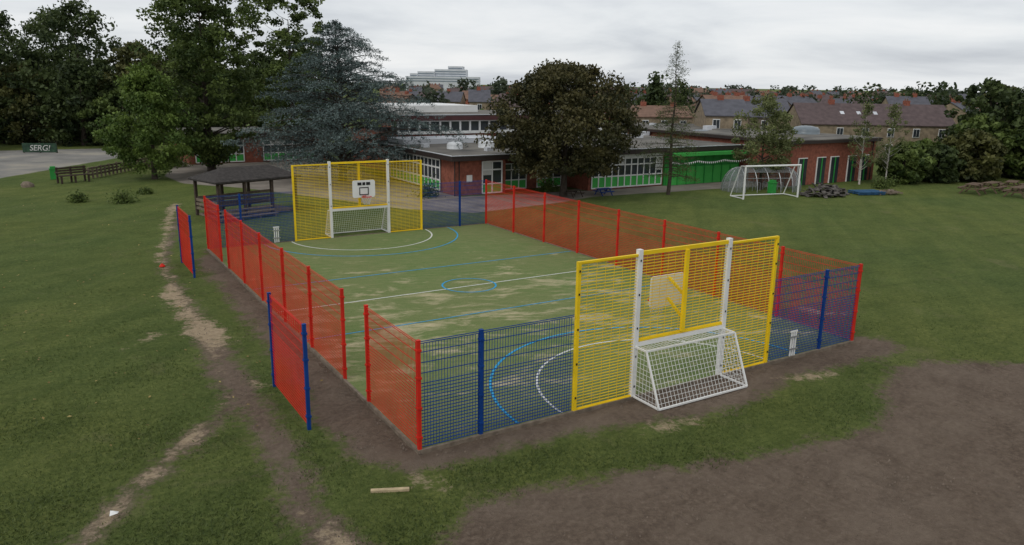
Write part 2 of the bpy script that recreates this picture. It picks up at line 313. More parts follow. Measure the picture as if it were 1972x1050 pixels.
ok=(samp(soil,px,py)+rng.normal(size=n)*.14-.12*cl_<-.14)&(samp(sand,px,py)+rng.normal(size=n)*.1<-.1)&(samp(pave,px,py)<0)&~((px>-.1)&(px<12.1)&(py>-.1)&(py<18.95))
px,py=px[ok],py[ok];n=len(px);hh=rng.uniform(.01,.035,n);ww=rng.uniform(.006,.013,n);aa=rng.uniform(0,6.28,n)
tilt=rng.normal(size=(n,2))*.03
V=np.zeros((n,3,3));V[:,0,0]=px-np.cos(aa)*ww;V[:,0,1]=py-np.sin(aa)*ww;V[:,1,0]=px+np.cos(aa)*ww;V[:,1,1]=py+np.sin(aa)*ww;V[:,0:2,2]=-.02;V[:,2,0]=px+tilt[:,0];V[:,2,1]=py+tilt[:,1];V[:,2,2]=hh
me=bpy.data.meshes.new('grass');me.vertices.add(3*n);me.vertices.foreach_set('co',V.ravel());me.loops.add(3*n);me.loops.foreach_set('vertex_index',np.arange(3*n,dtype=np.int32));me.polygons.add(n);me.polygons.foreach_set('loop_start',np.arange(0,3*n,3,dtype=np.int32));me.polygons.foreach_set('loop_total',np.full(n,3,dtype=np.int32))
at=me.attributes.new('tint','FLOAT','POINT');at.data.foreach_set('value',np.repeat(rng.uniform(0,1,n)**1.3,3).astype(np.float32));me.materials.append(LM['grass']);me.update(calc_edges=True);link(bpy.data.objects.new('grass',me))
n=420;px=rng.uniform(-11,1,n);py=rng.uniform(2,38,n);ok=~((px>-.2)&(py<19));leafobj('fallen_leaves',np.stack([px,py,np.full(n,.03)],1)[ok],.04,rng.uniform(0,1,ok.sum()),LM['fallen'],None,flat=3)
mb=MB()
for i in range(6500):
    x=random.uniform(-2.6,16);y=random.uniform(-8,.0) if i%4 else random.uniform(-1,16)
    if i%4==0:x=random.uniform(-2.6,-.1)
    if samp(soil,np.array([x]),np.array([y]))[0]<.05:continue
    r=random.uniform(.006,.026);a=random.uniform(0,3)
    vs_=[(x+r*math.cos(a+k*1.57)*random.uniform(.6,1.3),y+r*math.sin(a+k*1.57),-.02) for k in range(4)]+[(x+random.uniform(-.3,.3)*r,y,r*.6)]
    mb.add(vs_,[(0,1,4),(1,2,4),(2,3,4),(3,0,4)])
mb.make('soil_clods',mat('clod',(.16,.125,.097),.95,.35,20))
# ------------------------------------------------------------------ court surface
cm=bpy.data.materials.new('sand_dressed_turf');cm.use_nodes=True;nt=cm.node_tree;B=nt.nodes['Principled BSDF'];B.inputs['Roughness'].default_value=.95;B.inputs['Specular IOR Level'].default_value=.1
tc=nt.nodes.new('ShaderNodeTexCoord')
st=N(.9,7,.68,.7,mapp((.6,1.3,1),-.3));lo=N(.2,2,.5);g=N(28,5,.7);st2=N(3.2,5,.7,.5,mapp((.5,1.5,1),-.3))
base=ramp(g,[(.3,(.105,.138,.048)),(.7,(.175,.21,.08))])
base=mixc(ramp(lo,[(.4,g3(0)),(.6,g3(1))]),base,mixc(1.0,base,(.88,1.0,.9),'MULTIPLY'))
base=mixc(ramp(st2,[(.42,g3(0)),(.7,g3(.4))]),base,(.25,.235,.12))
sp_=nt.nodes.new('ShaderNodeSeparateXYZ');nt.links.new(tc.outputs['Object'],sp_.inputs[0])
cen=mth('SUBTRACT',.06,mth('MULTIPLY',mth('ABSOLUTE',mth('SUBTRACT',sp_.outputs[1],6.5)),.014))
sf=ramp(mth('ADD',mth('ADD',st,cen),mth('MULTIPLY',mth('SUBTRACT',st2,.5),.3)),[(.54,g3(0)),(.62,g3(.4)),(.74,g3(.95))])
c_=mixc(sf,base,ramp(g,[(.3,(.38,.32,.19)),(.7,(.56,.48,.32))]));nt.links.new(c_,B.inputs['Base Color'])
bp=nt.nodes.new('ShaderNodeBump');bp.inputs['Strength'].default_value=.5;bp.inputs['Distance'].default_value=.01;nt.links.new(g,bp.inputs['Height']);nt.links.new(bp.outputs[0],B.inputs['Normal'])
ct=empty('sports_court');mb=MB();mb.box(0,12.05,0,18.85,-.1,.01);mb.make('turf_surface',cm,ct)
def strip(mb,pts,w,z):
    for a,b in zip(pts[:-1],pts[1:]):
        dx,dy=b[0]-a[0],b[1]-a[1];l=math.hypot(dx,dy);nx_,ny_=-dy/l*w/2,dx/l*w/2
        mb.add([(a[0]-nx_,a[1]-ny_,z),(b[0]-nx_,b[1]-ny_,z),(b[0]+nx_,b[1]+ny_,z),(a[0]+nx_,a[1]+ny_,z)],[(0,1,2,3)])
arc=lambda cx,cy,r,a0,a1,n=60:[(cx+r*math.cos(a0+(a1-a0)*i/n),cy+r*math.sin(a0+(a1-a0)*i/n)) for i in range(n+1)]
mb=MB();strip(mb,[(.05,9.42),(12,9.42)],.055,.014);strip(mb,arc(6.05,.05,2.98,0.0,math.pi),.055,.014);strip(mb,arc(6.05,18.8,2.92,math.pi,2*math.pi),.06,.014)
mb.make('white_lines',M['lineW'],ct)
mb=MB();strip(mb,[(.05,6.7),(12,6.7)],.045,.018);strip(mb,[(.05,12.15),(12,12.15)],.05,.018);strip(mb,arc(6.05,.05,3.98,0,math.pi),.06,.018);strip(mb,arc(6.05,18.8,4.0,math.pi,2*math.pi),.055,.018);strip(mb,arc(6.12,9.5,.85,0,2*math.pi),.055,.018)
mb.make('blue_lines',M['lineB'],ct)
mb=MB();mb.box(-.06,0,-.06,18.91,-.1,.03);mb.box(12.05,12.11,-.06,18.91,-.1,.03);mb.box(0,12.05,-.06,0,-.1,.03);mb.box(0,12.05,18.85,18.91,-.1,.03);mb.make('edging_kerb',M['timber'],ct)
# ------------------------------------------------------------------ fences
FH=2.0
def fence(name,pts,wire,post,postmats=None,h=FH,vw=.006,hw=.010):
    e=empty(name);w=MB();clip=MB()
    for a,b in pts:
        d=Vector((b[0]-a[0],b[1]-a[1],0));L=d.length;d.normalize()
        nv=int(L/.055)
        for i in range(1,nv):
            q=Vector((a[0],a[1],0))+d*(L*i/nv);w.beam(q+Vector((0,0,.05)),q+Vector((0,0,h-.03)),vw,caps=False)
        z=.06;zs=[]
        while z<1.2:zs.append(z);z+=.062
        while z<h:zs.append(z);z+=.19
        zs.append(h-.035)
        for z in zs:w.beam((a[0],a[1],z),(b[0],b[1],z),hw,hw,caps=False)
    w.make('wire_mesh',M[wire],e)
    seen=set();groups={}
    for a,b in pts:
        for q in (a,b):
            k=(round(q[0],1),round(q[1],1))
            if k in seen:continue
            seen.add(k);c=(postmats or {}).get(k,post)
            if c is None:continue
            g=groups.setdefault(c,MB());g.box(q[0]-.032,q[0]+.032,q[1]-.032,q[1]+.032,-.1,h+.02);g.box(q[0]-.036,q[0]+.036,q[1]-.036,q[1]+.036,h+.02,h+.032)
            for z in (.25,.8,1.35,1.85):clip.box(q[0]-.045,q[0]+.045,q[1]-.045,q[1]+.045,z-.02,z+.02)
    for c,g in groups.items():g.make('posts',M[c],e)
    clip.make('clamps',M[post],e);return e
ly=[3.8,6.1,8.4,10.75,13.0,15.25]
fence('red_mesh_fence',[((0,0),(0,2.4))],'red','red')
fence('red_mesh_fence',[((0,a),(0,b)) for a,b in zip(ly[:-1],ly[1:])],'red','red')
fence('red_mesh_fence',[((0,16.45),(0,18.85))],'red','red')
ry=[0,2.38,4.75,7.1,9.45,11.8,14.1,16.45,18.85]
fence('red_mesh_fence',[((12.05,a),(12.05,b)) for a,b in zip(ry[:-1],ry[1:])],'red','red',vw=.0065)
fence('red_mesh_fence',[((-1.4,1.8),(-1.4,4.2))],'red','blue')
fence('red_mesh_fence',[((-1.22,14.6),(-1.22,17.0))],'red','blue')
bk_=dict(vw=.0075,hw=.0125)
fence('blue_mesh_fence',[((.05,0),(1.22,0)),((1.22,0),(3.25,0))],'blue','blue',{(.1,0.0):None,(.0,0.0):None,(3.2,0.0):None,(3.3,0.0):None},**bk_)
fence('blue_mesh_fence',[((8.9,0),(10.75,0)),((10.75,0),(12.0,0))],'blue','blue',{(12.0,0.0):None,(8.9,0.0):None},**bk_)
fence('blue_mesh_fence',[((.05,18.85),(1.25,18.85)),((1.25,18.85),(3.3,18.85))],'blue','blue',{(.1,18.9):None,(0.0,18.9):None,(3.3,18.9):None,(0.1,18.8):None,(0.0,18.8):None,(3.3,18.8):None},**bk_)
fence('blue_mesh_fence',[((8.85,18.85),(10.7,18.85)),((10.7,18.85),(12.0,18.85))],'blue','blue',{(12.0,18.9):None,(8.8,18.9):None,(8.9,18.9):None,(12.0,18.8):None,(8.8,18.8):None,(8.9,18.8):None},**bk_)
def goal_end(y,s):
    e=empty('yellow_mesh_fence');x0,x1,x2,x3=3.32,4.8,7.3,8.82;p=MB();w=MB()
    for x in (x0,x3):p.box(x-.035,x+.035,y-.035,y+.035,-.1,3.03)
    def pan(a,b,z0,z1):
        z=z0
        while z<z1:w.beam((a,y,z),(b,y,z),.008,.016,caps=False);z+=.062
        n=int((b-a)/.19)
        for i in range(1,n):w.beam((a+(b-a)*i/n,y+.008*s,z0),(a+(b-a)*i/n,y+.008*s,z1),.0045,caps=False)
    pan(x0,x1,.06,2.98);pan(x2,x3,.06,2.98);pan(x1,x2,1.26,2.98)
    for a,b in ((x0,x1),(x2,x3)):
        p.box(a+.035,b-.05,y-.03,y+.03,2.99,3.03);p.box(a+.035,b-.05,y-.03,y+.03,.02,.05)
    p.box(x1+.05,x2-.05,y-.03,y+.03,3.0,3.08);p.box(x1+.05,x2-.05,y-.028,y+.028,1.2,1.25)
    w.make('mesh_bars',M['yellow'],e);p.make('frame',M['yellow'],e)
    c=MB()
    for x in (x0,x3):
        for z in (.3,1,1.7,2.4,2.85):c.box(x-.014,x+.014,y+s*.036,y+s*.05,z-.02,z+.02)
    c.make('bolts',M['black'],e)
    g=empty('football_goal');p=MB()
    for x in (x1,x2):p.box(x-.05,x+.05,y-.05,y+.05,-.1,3.12)
    p.box(x1+.05,x2-.05,y-.045,y+.045,1.1,1.19)
    yb=y+s*.82;yt=y+s*.36;zt=1.1
    for x in (x1,x2):
        p.beam((x,y+s*.05,zt),(x,yt,zt),.035);p.beam((x,yt,zt),(x,yb,.03),.035);p.beam((x,yb,.03),(x,y+s*.05,.03),.035)
    p.beam((x1,yt,zt),(x2,yt,zt),.035);p.beam((x1,yb,.03),(x2,yb,.03),.035)
    p.make('frame',M['white'],g);w=MB();n=26;wd=.006
    for i in range(1,n):
        x=x1+(x2-x1)*i/n;w.beam((x,y+s*.05,zt),(x,yt,zt),wd,caps=False);w.beam((x,yt,zt),(x,yb,.03),wd,caps=False)
    for i in range(1,12):
        f=i/12;w.beam((x1,yt+(yb-yt)*f,zt+(.03-zt)*f),(x2,yt+(yb-yt)*f,zt+(.03-zt)*f),wd,caps=False)
    for i in range(1,4):
        yy=y+s*(.05+.31*i/4);w.beam((x1,yy,zt),(x2,yy,zt),wd,caps=False)
    for x in (x1,x2):
        for i in range(1,11):
            z=zt*i/11;ye=yt+(yb-yt)*(1-(z-.03)/(zt-.03));w.beam((x,y+s*.05,z),(x,ye,z),wd,caps=False)
        for i in range(1,8):
            yy=.82*i/8;zz=zt if yy<.36 else .03+(zt-.03)*(.82-yy)/(.46);w.beam((x,y+s*yy,.03),(x,y+s*yy,zz),wd,caps=False)
    w.make('cage_mesh',M['white'],g)
    c=MB()
    for x in (x1,x2):
        for z in (.25,.9,1.5,2.2,2.9):c.box(x-.014,x+.014,y+s*.051,y+s*.062,z-.02,z+.02)
        for z in (1.32,2.2,2.9):c.box(x-.014,x+.014,y-s*.062,y-s*.051,z-.02,z+.02)
    c.make('bolts',M['black'],g)
    b=empty('basketball_hoop');xc=6.05;p=MB();yi=y-s*.48
    p.box(xc-.045,xc+.045,y+s*.04-.03,y+s*.04+.03,1.25,3.0);p.beam((xc,y,2.05),(xc,yi+s*.03,2.3),.05);p.beam((xc,y,1.55),(xc,yi+s*.03,1.85),.05)
    p.make('post_and_arms',M['yellow'],b)
    p=MB();hw=.48;z0,z1=1.66,2.36;n=6;pr=[]
    for cx,cz,a0 in ((hw-.08,z1-.08,0),(-hw+.08,z1-.08,90),(-hw+.08,z0+.08,180),(hw-.08,z0+.08,270)):
        for k in range(n+1):
            t=math.radians(a0+90*k/n);pr.append((xc+cx+.08*math.cos(t),cz+.08*math.sin(t)))
    m_=len(pr);vv=[(a,yi-.012,z) for a,z in pr]+[(a,yi+.012,z) for a,z in pr];p.add(vv,[tuple(range(m_))[::-1],tuple(range(m_,2*m_))]+[(i,(i+1)%m_,(i+1)%m_+m_,i+m_) for i in range(m_)])
    p.make('backboard',M['white'],b);p=MB();yf=yi-s*.018
    def fr(a0,a1,c0,c1,t):
        for (u0,u1,v0,v1) in ((a0,a1,c0,c0+t),(a0,a1,c1-t,c1),(a0,a0+t,c0+t,c1-t),(a1-t,a1,c0+t,c1-t)):p.box(xc+u0,xc+u1,yf-.004,yf+.004,v0,v1)
    fr(-.2,.2,1.76,2.08,.035)
    for k,(u0,u1) in enumerate(((-.27,-.1),(-.06,.06),(.1,.27))):p.box(xc+u0,xc+u1,yf-.004,yf+.004,2.16,2.28)
    p.make('board_markings',M['black'],b)
    p=MB();yr=yi-s*.30;p.tube([(xc+.2*math.cos(t*math.pi/12),yr+.2*math.sin(t*math.pi/12),1.72) for t in range(25)],[.012]*25,6);p.box(xc-.07,xc+.07,min(yi-s*.02,yi-s*.1),max(yi-s*.02,yi-s*.1),1.705,1.735)
    p.make('ring',M['red'],b);p=MB()
    for k in range(12):
        for d in (-1,1):
            pts=[(xc+(.2-.09*j/4)*math.cos((k+d*j*.5)*math.pi/6),yr+(.2-.09*j/4)*math.sin((k+d*j*.5)*math.pi/6),1.71-.3*j/4) for j in range(5)]
            p.tube(pts,[.004]*5,4)
    p.make('net',M['net'],b)
goal_end(0,-1);goal_end(18.85,1)
def stumps(x,y):
    e=empty('cricket_stumps_target');p=MB()
    for k in (-1,0,1):p.box(x+k*.075-.02,x+k*.075+.02,y-.01,y+.01,.04,.62)
    p.box(x-.12,x+.12,y-.012,y+.012,.63,.67)
    p.make('stumps',M['white'],e)
    p=MB();p.box(x-.15,x+.15,y-.03,y-.02,.2,.24);p.box(x-.15,x+.15,y-.03,y-.02,.5,.54);p.make('bracket',M['steel'],e)
stumps(9.72,-.03);stumps(2.55,18.8)
# ------------------------------------------------------------------ free-standing white goal
g=empty('football_goal');p=MB();a=Vector((29.2,19.1,0));b=Vector((32.9,18.3,0));nrm=Vector((.21,.977,0))*1.25
for q in (a,b):
    p.tube([q+Vector((0,0,-.05)),q+Vector((0,0,1.9))],[.055]*2);p.tube([q+Vector((0,0,1.88)),q+nrm*.35+Vector((0,0,1.86)),q+nrm+Vector((0,0,.03))],[.03]*3);p.tube([q+Vector((0,0,.03)),q+nrm+Vector((0,0,.03))],[.03]*2)
p.tube([a+Vector((-.05,0,1.88)),b+Vector((.05,0,1.88))],[.055]*2);p.tube([a+nrm+Vector((0,0,.03)),b+nrm+Vector((0,0,.03))],[.03]*2)
p.make('frame',M['white'],g)
# ------------------------------------------------------------------ school
sc=empty('school_building')
br=MB()
br.box(14.9,18.2,27.35,37,0,2.0);br.box(18.2,23.2,28.3,38,0,2.0);br.box(23.2,36.0,25.9,45,0,2.15);br.box(36.6,45.6,22.0,44,0,2.72);br.box(16.0,34,38.5,47,0,2.75);br.box(4.5,15.2,50.5,58,0,2.0)
br.make('brick_walls',M['brick'],sc)
r=MB();r.box(14.5,18.6,26.95,37.4,2.23,2.28);r.box(18.6,23.0,27.9,38.4,2.23,2.28);r.box(23.0,36.2,25.4,45,2.4,2.45);r.box(36.4,45.9,21.8,44,2.92,2.97);r.box(15.6,34.4,38.1,47.3,3.98,4.03);r.box(4.1,15.4,50.1,58,2.25,2.3)
r.make('flat_roofs',M['felt'],sc)
r=MB();r.box(14.45,18.62,26.9,37.45,2.0,2.23);r.box(18.62,22.98,27.85,38.35,2.0,2.23);r.box(22.98,36.22,25.35,45.0,2.17,2.4);r.box(36.38,45.92,21.75,44,2.72,2.92);r.box(4.05,15.45,50.05,58,2.0,2.25)
r.make('fascias',M['fascia'],sc)
r=MB();r.box(14.42,18.66,26.87,26.95,2.285,2.32);r.box(23.0,36.2,25.33,25.4,2.455,2.49);r.box(14.42,14.5,26.95,37.4,2.285,2.32);r.box(15.55,34.45,38.03,38.1,4.035,4.08);r.make('roof_edge_highlight',M['lightgrey'],sc)  # pale strips added to put an edge highlight along the roofs
r=MB();r.box(15.55,34.45,38.05,47.35,3.66,3.98);r.make('upper_fascia',M['maroon'],sc)
W=MB();G=MB();GR=MB();G2=MB();WB=MB()
def winx(x0,x1,y,z0,z1,n,gz=None,fw=.05):
    G.box(x0,x1,y-.03,y+.05,z0,z1)
    if gz:G2.box(x0,x1,y-.06,y-.03,z0,gz)
    for i in range(n):
        if random.random()<.3:
            a=x0+(x1-x0)*i/n+fw/2;b=x0+(x1-x0)*(i+1)/n-fw/2;WB.box(a,b,y-.045,y-.032,z1-(z1-(gz or z0))*random.uniform(.3,.8),z1)
    for i in range(n+1):
        x=x0+(x1-x0)*i/n;W.box(x-fw/2,x+fw/2,y-.09,y-.065,z0,z1)
    for z in ((z0+.02,z1-.02)+((gz,) if gz else ())+((gz+(z1-gz)*.62,) if gz else ())):W.box(x0,x1,y-.085,y-.062,z-fw/2,z+fw/2)
def winy(x,y0,y1,z0,z1,n,gz=None,fw=.05):
    G.box(x-.03,x+.05,y0,y1,z0,z1)
    if gz:G2.box(x-.06,x-.03,y0,y1,z0,gz)
    for i in range(n+1):
        y=y0+(y1-y0)*i/n;W.box(x-.09,x-.065,y-fw/2,y+fw/2,z0,z1)
    for z in ((z0+.02,z1-.02)+((gz,) if gz else ())+((gz+(z1-gz)*.6,) if gz else ())):W.box(x-.085,x-.062,y0,y1,z-fw/2,z+fw/2)
winy(14.9,29.2,36.6,.1,1.9,14,.7,.09)
winx(16.6,17.9,27.35,.05,1.9,2,.6,.08);winx(18.6,20.2,28.3,.05,1.6,3,.6,.07);winx(21,22.8,28.3,.05,1.6,3,.6,.07)
winx(23.4,29.0,25.9,.1,1.9,11,.8,.08);winx(5,8.5,50.5,.1,1.7,6,.7,.08);winx(10,14,50.5,.1,1.7,7,.7,.08)
W.box(23.3,29.1,25.8,25.9,1.93,2.1)
GR.box(29.2,36.0,25.75,25.9,0,2.12);G2.box(29.4,35.8,25.66,25.74,.0,1.15)
for i in range(9):GR.box(29.4+i*.8,29.45+i*.8,25.6,25.655,0,2.1)
G2.box(29.2,36.0,25.0,25.34,1.9,2.12)
G.box(16.2,33.8,38.42,38.5,2.8,3.62)
for i in range(23):
    x=16.2+i*.8;W.box(x-.07,x+.07,38.34,38.42,2.78,3.64)
W.box(16.1,33.9,38.35,38.41,2.72,2.8);W.box(16.1,33.9,38.35,38.41,3.58,3.66)
for i in range(22):W.box(16.27+i*.8,16.93+i*.8,38.36,38.41,2.8,2.92)
for x in (37.4,39.3,40.7,42.6,44.0):
    G.box(x,x+.85,21.95,22.02,0,1.75);W.box(x-.05,x,21.93,22.0,0,1.8);W.box(x,x+.85,21.93,22.0,1.75,1.8);GR.box(x+.4,x+.46,21.9,21.95,0,1.75)
W.make('window_frames',M['white'],sc);G.make('window_glass',M['glass'],sc);GR.make('green_panels',M['green'],sc);G2.make('light_green_panels',M['green2'],sc);WB.make('window_blinds',M['net'],sc)
r=MB();r.box(17.0,25,43,50,4.04,4.55);r.make('white_plant_room',M['white'],sc)
r=MB();r.box(15.2,22.6,35.2,38.0,2.3,2.62);r.make('clerestory',M['lightgrey'],sc)
r=MB();r.tube([(14.82,27.3,0),(14.82,27.3,2.05)],[.035]*2);r.tube([(15.1,27.28,0),(15.1,27.28,2.0)],[.03]*2);r.tube([(45.1,21.9,0),(45.1,21.9,2.7)],[.04]*2);r.make('downpipes',M['fascia'],sc)
r=MB();r.box(15.6,15.95,27.3,27.34,.75,1.15);r.make('notice_board',M['white'],sc)
def dome(x,y,z,R,par,m,h=.5):
    mb=MB();mb.tube([(x,y,z),(x,y,z+.25),(x,y,z+.25+h*.35),(x,y,z+.25+h*.7),(x,y,z+.25+h*.93),(x,y,z+.25+h)],[R,R,R*.94,R*.75,R*.4,.02],20);mb.make('roof_dome',m,par,True)
dm=mat('dome_light',(.6,.62,.63),.4,.05,2);dm2=mat('dome_grey',(.16,.19,.21),.35,.1,2)
dome(17.0,31.5,2.28,.5,sc,dm,.2);dome(19.4,31.7,2.28,.55,sc,dm,.2)
x,y=VF(60,14.4);dome(x,y,2.45,1.0,sc,dm2,.35);x,y=VF(58,21.7);dome(x,y,2.97,1.0,sc,dm2,.35)
mb=MB()
for i in range(14):
    x=random.uniform(24,44);y=random.uniform(30,42);z=2.45 if x<36 else 2.97;mb.box(x,x+random.uniform(.3,.9),y,y+.5,z,z+random.uniform(.15,.35))
for x,y in ((15.6,33),(18,29.2),(20.5,34)):mb.box(x,x+.4,y,y+.4,2.28,2.5)
mb.make('roof_vents',M['lightgrey'],sc)
bn=empty('bunting');mb=MB();P0=Vector((28.6,24.7,1.65));P1=Vector((35.2,24.2,1.7))
for i in range(40):
    f=i/40;p=P0.lerp(P1,f)-Vector((0,0,.12*math.sin(math.pi*(f*3%1))));mb.add([p,p+Vector((.14,0,0)),p+Vector((.07,-.03,-.14))],[(0,2,1)])
mb.make('flags',M['white'],bn)
mb=MB();mb.tube([(28.6,24.7,0),(28.6,24.7,1.7)],[.03]*2);mb.tube([(35.2,24.2,0),(35.2,24.2,1.75)],[.03]*2);mb.make('poles',M['steel'],bn)
# ------------------------------------------------------------------ cycle shelter
pc=bpy.data.materials.new('clear_polycarbonate');pc.use_nodes=True;nt=pc.node_tree;nt.nodes.clear();o=nt.nodes.new('ShaderNodeOutputMaterial');mx=nt.nodes.new('ShaderNodeMixShader');t=nt.nodes.new('ShaderNodeBsdfTransparent');t.inputs[0].default_value=(.8,.83,.82,1);gl=nt.nodes.new('ShaderNodeBsdfPrincipled');gl.inputs['Base Color'].default_value=(.35,.38,.38,1);gl.inputs['Roughness'].default_value=.2
nn=nt.nodes.new('ShaderNodeTexNoise');nn.inputs['Scale'].default_value=1.5;r=nt.nodes.new('ShaderNodeMapRange');r.inputs[3].default_value=.2;r.inputs[4].default_value=.4;nt.links.new(nn.outputs[0],r.inputs[0]);nt.links.new(r.outputs[0],mx.inputs[0]);nt.links.new(t.outputs[0],mx.inputs[1]);nt.links.new(gl.outputs[0],mx.inputs[2]);nt.links.new(mx.outputs[0],o.inputs[0])
bk=empty('cycle_shelter',(33.3,21.4,0));bk.rotation_euler=(0,0,math.radians(-22));sh=MB();fr_=MB();Lh=2.45;Rh=1.45
prof=[(1.1*math.cos(t),Rh*math.sin(t)) for t in np.linspace(0,math.pi,11)]
xs=np.linspace(-Lh+.9,Lh-.9,5)
for i in range(4):
    for j in range(3,10):
        a,b=prof[j],prof[j+1]
        sh.add([(xs[i],-a[0],a[1]),(xs[i+1],-a[0],a[1]),(xs[i+1],-b[0],b[1]),(xs[i],-b[0],b[1])],[(0,1,2,3)])
for s,x0 in ((-1,xs[0]),(1,xs[-1])):
    for k in range(6):
        a0=math.pi*k/6;a1=math.pi*(k+1)/6
        for j in range(6):
            e0=math.pi/2*j/6;e1=math.pi/2*(j+1)/6
            q=lambda a,e:(x0+s*1.0*math.sin(a)*math.cos(e),-1.1*math.cos(a)*math.cos(e),Rh*math.sin(e))
            sh.add([q(a0,e0),q(a1,e0),q(a1,e1),q(a0,e1)],[(0,1,2,3)])
        fr_.tube([(x0+s*math.sin(a0)*math.cos(e),-1.1*math.cos(a0)*math.cos(e),Rh*math.sin(e)) for e in np.linspace(0,math.pi/2,8)],[.02]*8,5)
sh.make('curved_panels',pc,bk,True)
for x in xs:fr_.tube([(x,-a,z) for a,z in prof],[.025]*11,6)
for a,z in (prof[2],prof[5],prof[8]):fr_.tube([(xs[0],-a,z),(xs[-1],-a,z)],[.02]*2,5)
for k in range(6):fr_.tube([(-1.2+k*.5,-.3,0),(-1.2+k*.5,-.3,.5),(-1.2+k*.5,.3,.5),(-1.2+k*.5,.3,0)],[.02]*4,5)
fr_.make('hoops_and_racks',M['steel'],bk)
def bin_(x,y,s=1,m='green'):
    e=empty('litter_bin',(x,y,0));p=MB();p.box(-.18*s,.18*s,-.18*s,.18*s,0,.62*s);p.box(-.21*s,.21*s,-.21*s,.21*s,.62*s,.68*s);p.box(-.15*s,.15*s,-.15*s,.15*s,.68*s,.8*s);p.make('body',M[m],e)
bin_(-4.4,44.8);bin_(32.9,20.2)
def picnic(x,y,rot,m='mtimber',s=1.):
    e=empty('picnic_table',(x,y,0));e.rotation_euler=(0,0,rot);p=MB()
    for k in range(5):p.box(-.8*s,.8*s,(-.32+k*.13)*s,(-.21+k*.13)*s,.62*s,.66*s)
    for sd in (-1,1):
        for k in range(2):p.box(-.8*s,.8*s,(sd*.62-.12+k*.13)*s,(sd*.62-.01+k*.13)*s,.38*s,.42*s)
    for xx in (-.6,.6):
        p.beam((xx*s,-.62*s,.0),(xx*s,-.15*s,.62*s),.07*s);p.beam((xx*s,.62*s,.0),(xx*s,.15*s,.62*s),.07*s);p.beam((xx*s,-.72*s,.35*s),(xx*s,.72*s,.35*s),.06*s)
    p.make('boards_and_legs',M[m],e)
picnic(44.6,14.4,.2,s=.95);picnic(46.5,14.3,.1,s=.95);picnic(48.4,14.0,.3,s=.95);picnic(45.6,12.2,.1,s=.95);picnic(50.2,13.4,.1,s=.95)
picnic(22.9,24.0,.0,'blue',.6);picnic(20.9,24.2,.1,'dktimber',.6)
e=empty('rubble_pile',(35.2,18.2,0));p=MB()
for i in range(85):
    a=random.uniform(0,6.28);r0=random.uniform(0,1)**.6;x=r0*1.7*math.cos(a);y=r0*1.0*math.sin(a);z=(1-r0)*.6;c=Vector((x,y,z+.05));ax=Vector((random.uniform(-1,1),random.uniform(-1,1),random.uniform(-.4,.4))).normalized()*random.uniform(.15,.42)
    p.beam(c-ax,c+ax,random.uniform(.12,.36),.04)
p.make('broken_sheets',mat('rubble',(.07,.062,.056),.95,.45,5,col2=(.15,.135,.12)),e)
e=empty('pallet_stack',(38.2,17.2,0));e.rotation_euler=(0,0,-.35);p=MB()
for k in range(2):
    for j in range(7):p.box(-1.1+k*.03,.7+k*.03,-.6+j*.18,-.50+j*.18,.08+k*.1,.1+k*.1)
    for j in (-.55,0,.5):p.box(-1.1,.7,j,j+.08,.02+k*.1,.075+k*.1)
p.make('pallets',M['bluepl'],e)
p=MB()
for i in range(30):
    c=Vector((1.2+random.uniform(-.8,.6),random.uniform(-.5,.5),.12));ax=Vector((random.uniform(-1,1),random.uniform(-1,1),.1)).normalized()*.3;p.beam(c-ax,c+ax,.08)
p.make('broken_timber',M['timber'],e)
# ------------------------------------------------------------------ timber shelter
e=empty('timber_shelter',(3.25,26.6,0));e.rotation_euler=(0,0,.30);p=MB();X_,Y_=2.25,1.25
for x in (-2,-.7,.7,2):
    for y in (-1.05,1.05):p.box(x-.06,x+.06,y-.06,y+.06,0,1.7)
p.box(-2,2,-1.1,-1.0,1.62,1.72);p.box(-2,2,1.0,1.1,1.62,1.72)
p.make('posts',M['dktimber'],e)
r=MB();v=[(-X_,-Y_,1.68),(X_,-Y_,1.68),(X_,Y_,1.68),(-X_,Y_,1.68),(-X_,-Y_,1.76),(X_,-Y_,1.76),(X_,Y_,1.76),(-X_,Y_,1.76),(-1.25,0,2.25),(1.25,0,2.25)]
r.add(v,[(0,3,2,1),(0,1,5,4),(1,2,6,5),(2,3,7,6),(3,0,4,7),(4,5,9,8),(6,7,8,9),(5,6,9),(7,4,8)]);r.make('hipped_roof',M['shingle'],e)
p=MB()
for k in range(4):p.box(-2.0,2.0,.98,1.02,.25+k*.17,.38+k*.17)
for k in range(3):p.box(-2.4,.6,-1.7+k*.22,-1.5+k*.22,.12+k*.14,.17+k*.14)
for xx in (-2.1,-1.2,-.3,.5):p.box(xx-.04,xx+.04,-1.65,-1.1,0,.12);
p.box(-2.0,2.0,-.9,.9,.02,.12);p.box(-1.9,1.9,.5,.9,.4,.45)
for k in range(3):p.box(-2.05,-2.0,-1,1,.3+k*.2,.42+k*.2)
p.make('decking_benches_rails',M['timber'],e)
